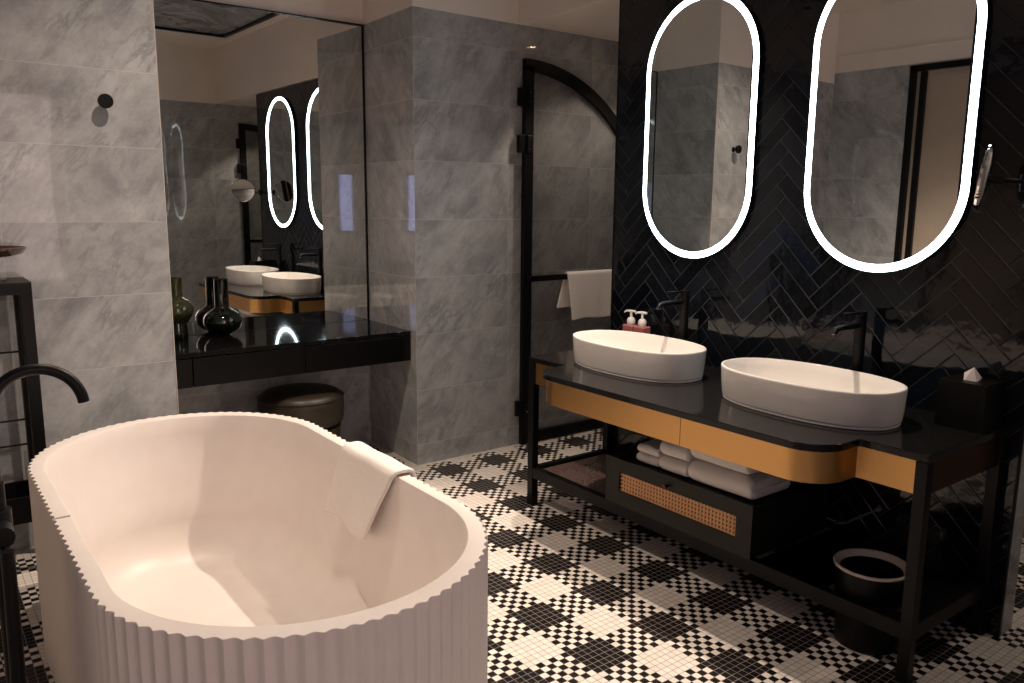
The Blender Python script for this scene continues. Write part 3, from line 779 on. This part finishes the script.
# folded towels on the drawer unit
def folded(y0, y1, x0, x1, z0, z1, label):
    """towel folded in half front to back: rounded fold faces the room, leaves show at its ends"""
    h = (z1 - z0); g = .0035; r = h / 2; bm = bmesh.new(); ny = 10
    def cs():
        pts = []
        rf = r
        for k in range(0, 13):
            a = -PI / 2 - PI * k / 12; pts.append((x0 + rf + rf * math.cos(a), z0 + r + r * math.sin(a)))
        pts += [(x0 + (x1 - x0) * .35, z1 + .002), (x0 + (x1 - x0) * .7, z1), (x1 - .012, z1 - .002), (x1 - .002, z1 - .010), (x1, z1 - .02), (x1 - .002, z0 + r + g), (x1 - .012, z0 + r + g * .8),
                (x0 + (x1 - x0) * .55, z0 + r + g * .5), (x0 + rf * 1.2, z0 + r + g * .4), (x0 + rf * .75, z0 + r), (x0 + rf * 1.2, z0 + r - g * .4), (x0 + (x1 - x0) * .55, z0 + r - g * .5),
                (x1 - .016, z0 + r - g), (x1 - .006, z0 + r - .010), (x1 - .004, z0 + .012), (x1 - .012, z0 + .001), (x0 + (x1 - x0) * .6, z0), (x0 + (x1 - x0) * .3, z0)]
        return pts
    base = cs(); mx, mz = sum(p[0] for p in base) / len(base), sum(p[1] for p in base) / len(base)
    loops = []
    ts = [0, .02, .05, .10, .2, .35, .5, .65, .8, .90, .95, .98, 1]; rr = min(.016, (z1 - z0) * .4)
    for t in ts:
        y = y0 + (y1 - y0) * t; dd = min(y - y0, y1 - y); e = 1 - .45 * (1 - math.sqrt(max(0, 1 - (1 - min(1, dd / rr)) ** 2)))
        wv = .0015 * math.sin(t * 7 + x0 * 40 + z0 * 90)
        zz = lambda z: max(z0 + .0005, mz + (z - mz) * (1 - (1 - e) * .8) + wv * (1 if z > mz else 0))
        loops.append([(mx + (x - mx) * (1 - (1 - e) * .10) + wv, y, zz(z)) for x, z in base])
    loft(bm, loops, True, True, True)
    return tag(link('folded_towel', bm, 'towel', smooth=.9), label, 'towel', 'folded white towels on the drawer unit')
ZT = .3815
folded(2.090, 2.208, 2.300, 2.50, ZT, ZT + .034, 'small folded white towel at the left end of the shelf stack, lower one')
folded(2.092, 2.206, 2.304, 2.50, ZT + .0375, ZT + .074, 'small folded white towel at the left end of the shelf stack, upper one')
folded(1.936, 2.082, 2.292, 2.54, ZT, ZT + .055, 'medium folded white towel in the middle pile of three, lower one')
folded(1.940, 2.080, 2.296, 2.54, ZT + .0595, ZT + .118, 'medium folded white towel in the middle pile of three, upper one')
folded(1.640, 1.926, 2.283, 2.53, ZT, ZT + .078, 'large folded white towel at the right end of the shelf stack, lower one')
folded(1.668, 1.924, 2.290, 2.52, ZT + .083, ZT + .162, 'large folded white towel at the right end of the shelf stack, upper one')

# ================================================================= LIGHTS
def downlight(x, y, z, power, size, label, col=(1.0, .82, .67), blend=.35, r=.022, aim=None):
    t = thing('ceiling_light', label, 'ceiling light', (x, y, z), 'recessed ceiling spotlights')
    link('trim_ring', lathe([(.026, -.001), (.030, -.006), (.040, -.006), (.043, -.001), (.043, 0), (.026, 0)], (x, y, z), 32, close=True), 'black', t, smooth=.4)
    link('lens', lathe([(.0255, -.0005), (.0255, -.003), (0, -.003)], (x, y, z), 32), 'bulb', t)
    l = bpy.data.lights.new('spot', 'SPOT'); l.energy = power; l.color = col; l.spot_size = math.radians(size); l.spot_blend = blend; l.shadow_soft_size = r
    o = bpy.data.objects.new('spot_lamp', l); COL.objects.link(o); o.location = (x, y, z - .02)
    if aim: o.rotation_euler = (Vector(aim) - o.location).to_track_quat('-Z', 'Y').to_euler()
zc = ZC - .012
downlight(2.20, 2.06, zc, 125, 66, 'recessed spotlight above the middle of the vanity', blend=.7)
downlight(2.58, 2.62, zc, 190, 74, 'recessed spotlight between the vanity and the shower, turned to the bathtub', blend=.5, aim=(.85, 2.2, .3))
downlight(1.0, 2.80, zc, 78, 125, 'recessed spotlight above the far half of the bathtub', blend=1.0)
downlight(3.27, 3.22, ZS, 16, 110, 'recessed spotlight in the low soffit before the far shower door')
downlight(3.27, .45, ZS, 14, 110, 'recessed spotlight in the low soffit behind the vanity wall')
# added unseen fill lamp behind the camera, lifts the vanity and tub fronts
l = bpy.data.lights.new('entry_fill', 'AREA'); l.energy = 16; l.color = (1.0, .78, .74); l.shape = 'RECTANGLE'; l.size = 1.5; l.size_y = 1.9
o = bpy.data.objects.new('entry_fill_lamp', l); COL.objects.link(o); o.location = (.62, -2.35, 1.5)
o.rotation_euler = (Vector((.9, 2.0, 1.5)) - o.location).to_track_quat('-Z', 'Y').to_euler()

wd = bpy.data.worlds.new('World'); sc.world = wd; wd.use_nodes = True
wd.node_tree.nodes['Background'].inputs[0].default_value = (.6, .5, .45, 1); wd.node_tree.nodes['Background'].inputs[1].default_value = .15

# ================================================================= CAMERA
yaw, pit, rol = math.radians(37.106), math.radians(9.7389), math.radians(.5074)
F = Vector((math.sin(yaw) * math.cos(pit), math.cos(yaw) * math.cos(pit), -math.sin(pit)))
R = F.cross(Vector((0, 0, 1))).normalized(); U = R.cross(F)
R2 = R * math.cos(rol) + U * math.sin(rol); U2 = -R * math.sin(rol) + U * math.cos(rol)
cam = bpy.data.cameras.new('camera'); co = bpy.data.objects.new('camera', cam); COL.objects.link(co)
mt = Matrix((R2, U2, -F)).transposed().to_4x4(); mt.translation = (0, 0, 1.4054); co.matrix_world = mt
cam.sensor_width = 36; cam.sensor_fit = 'HORIZONTAL'; cam.lens = 810.94 / 1024 * 36; cam.clip_start = .01
sc.camera = co

sc.view_settings.view_transform = 'Standard'; sc.view_settings.look = 'None'; sc.view_settings.gamma = 1; sc.view_settings.use_curve_mapping = False
sc.view_settings.exposure = 0.6
sc.cycles.max_bounces = 12; sc.cycles.diffuse_bounces = 4; sc.cycles.glossy_bounces = 8; sc.cycles.transmission_bounces = 8
sc.cycles.sample_clamp_indirect = 6
sc.cycles.use_denoising = True
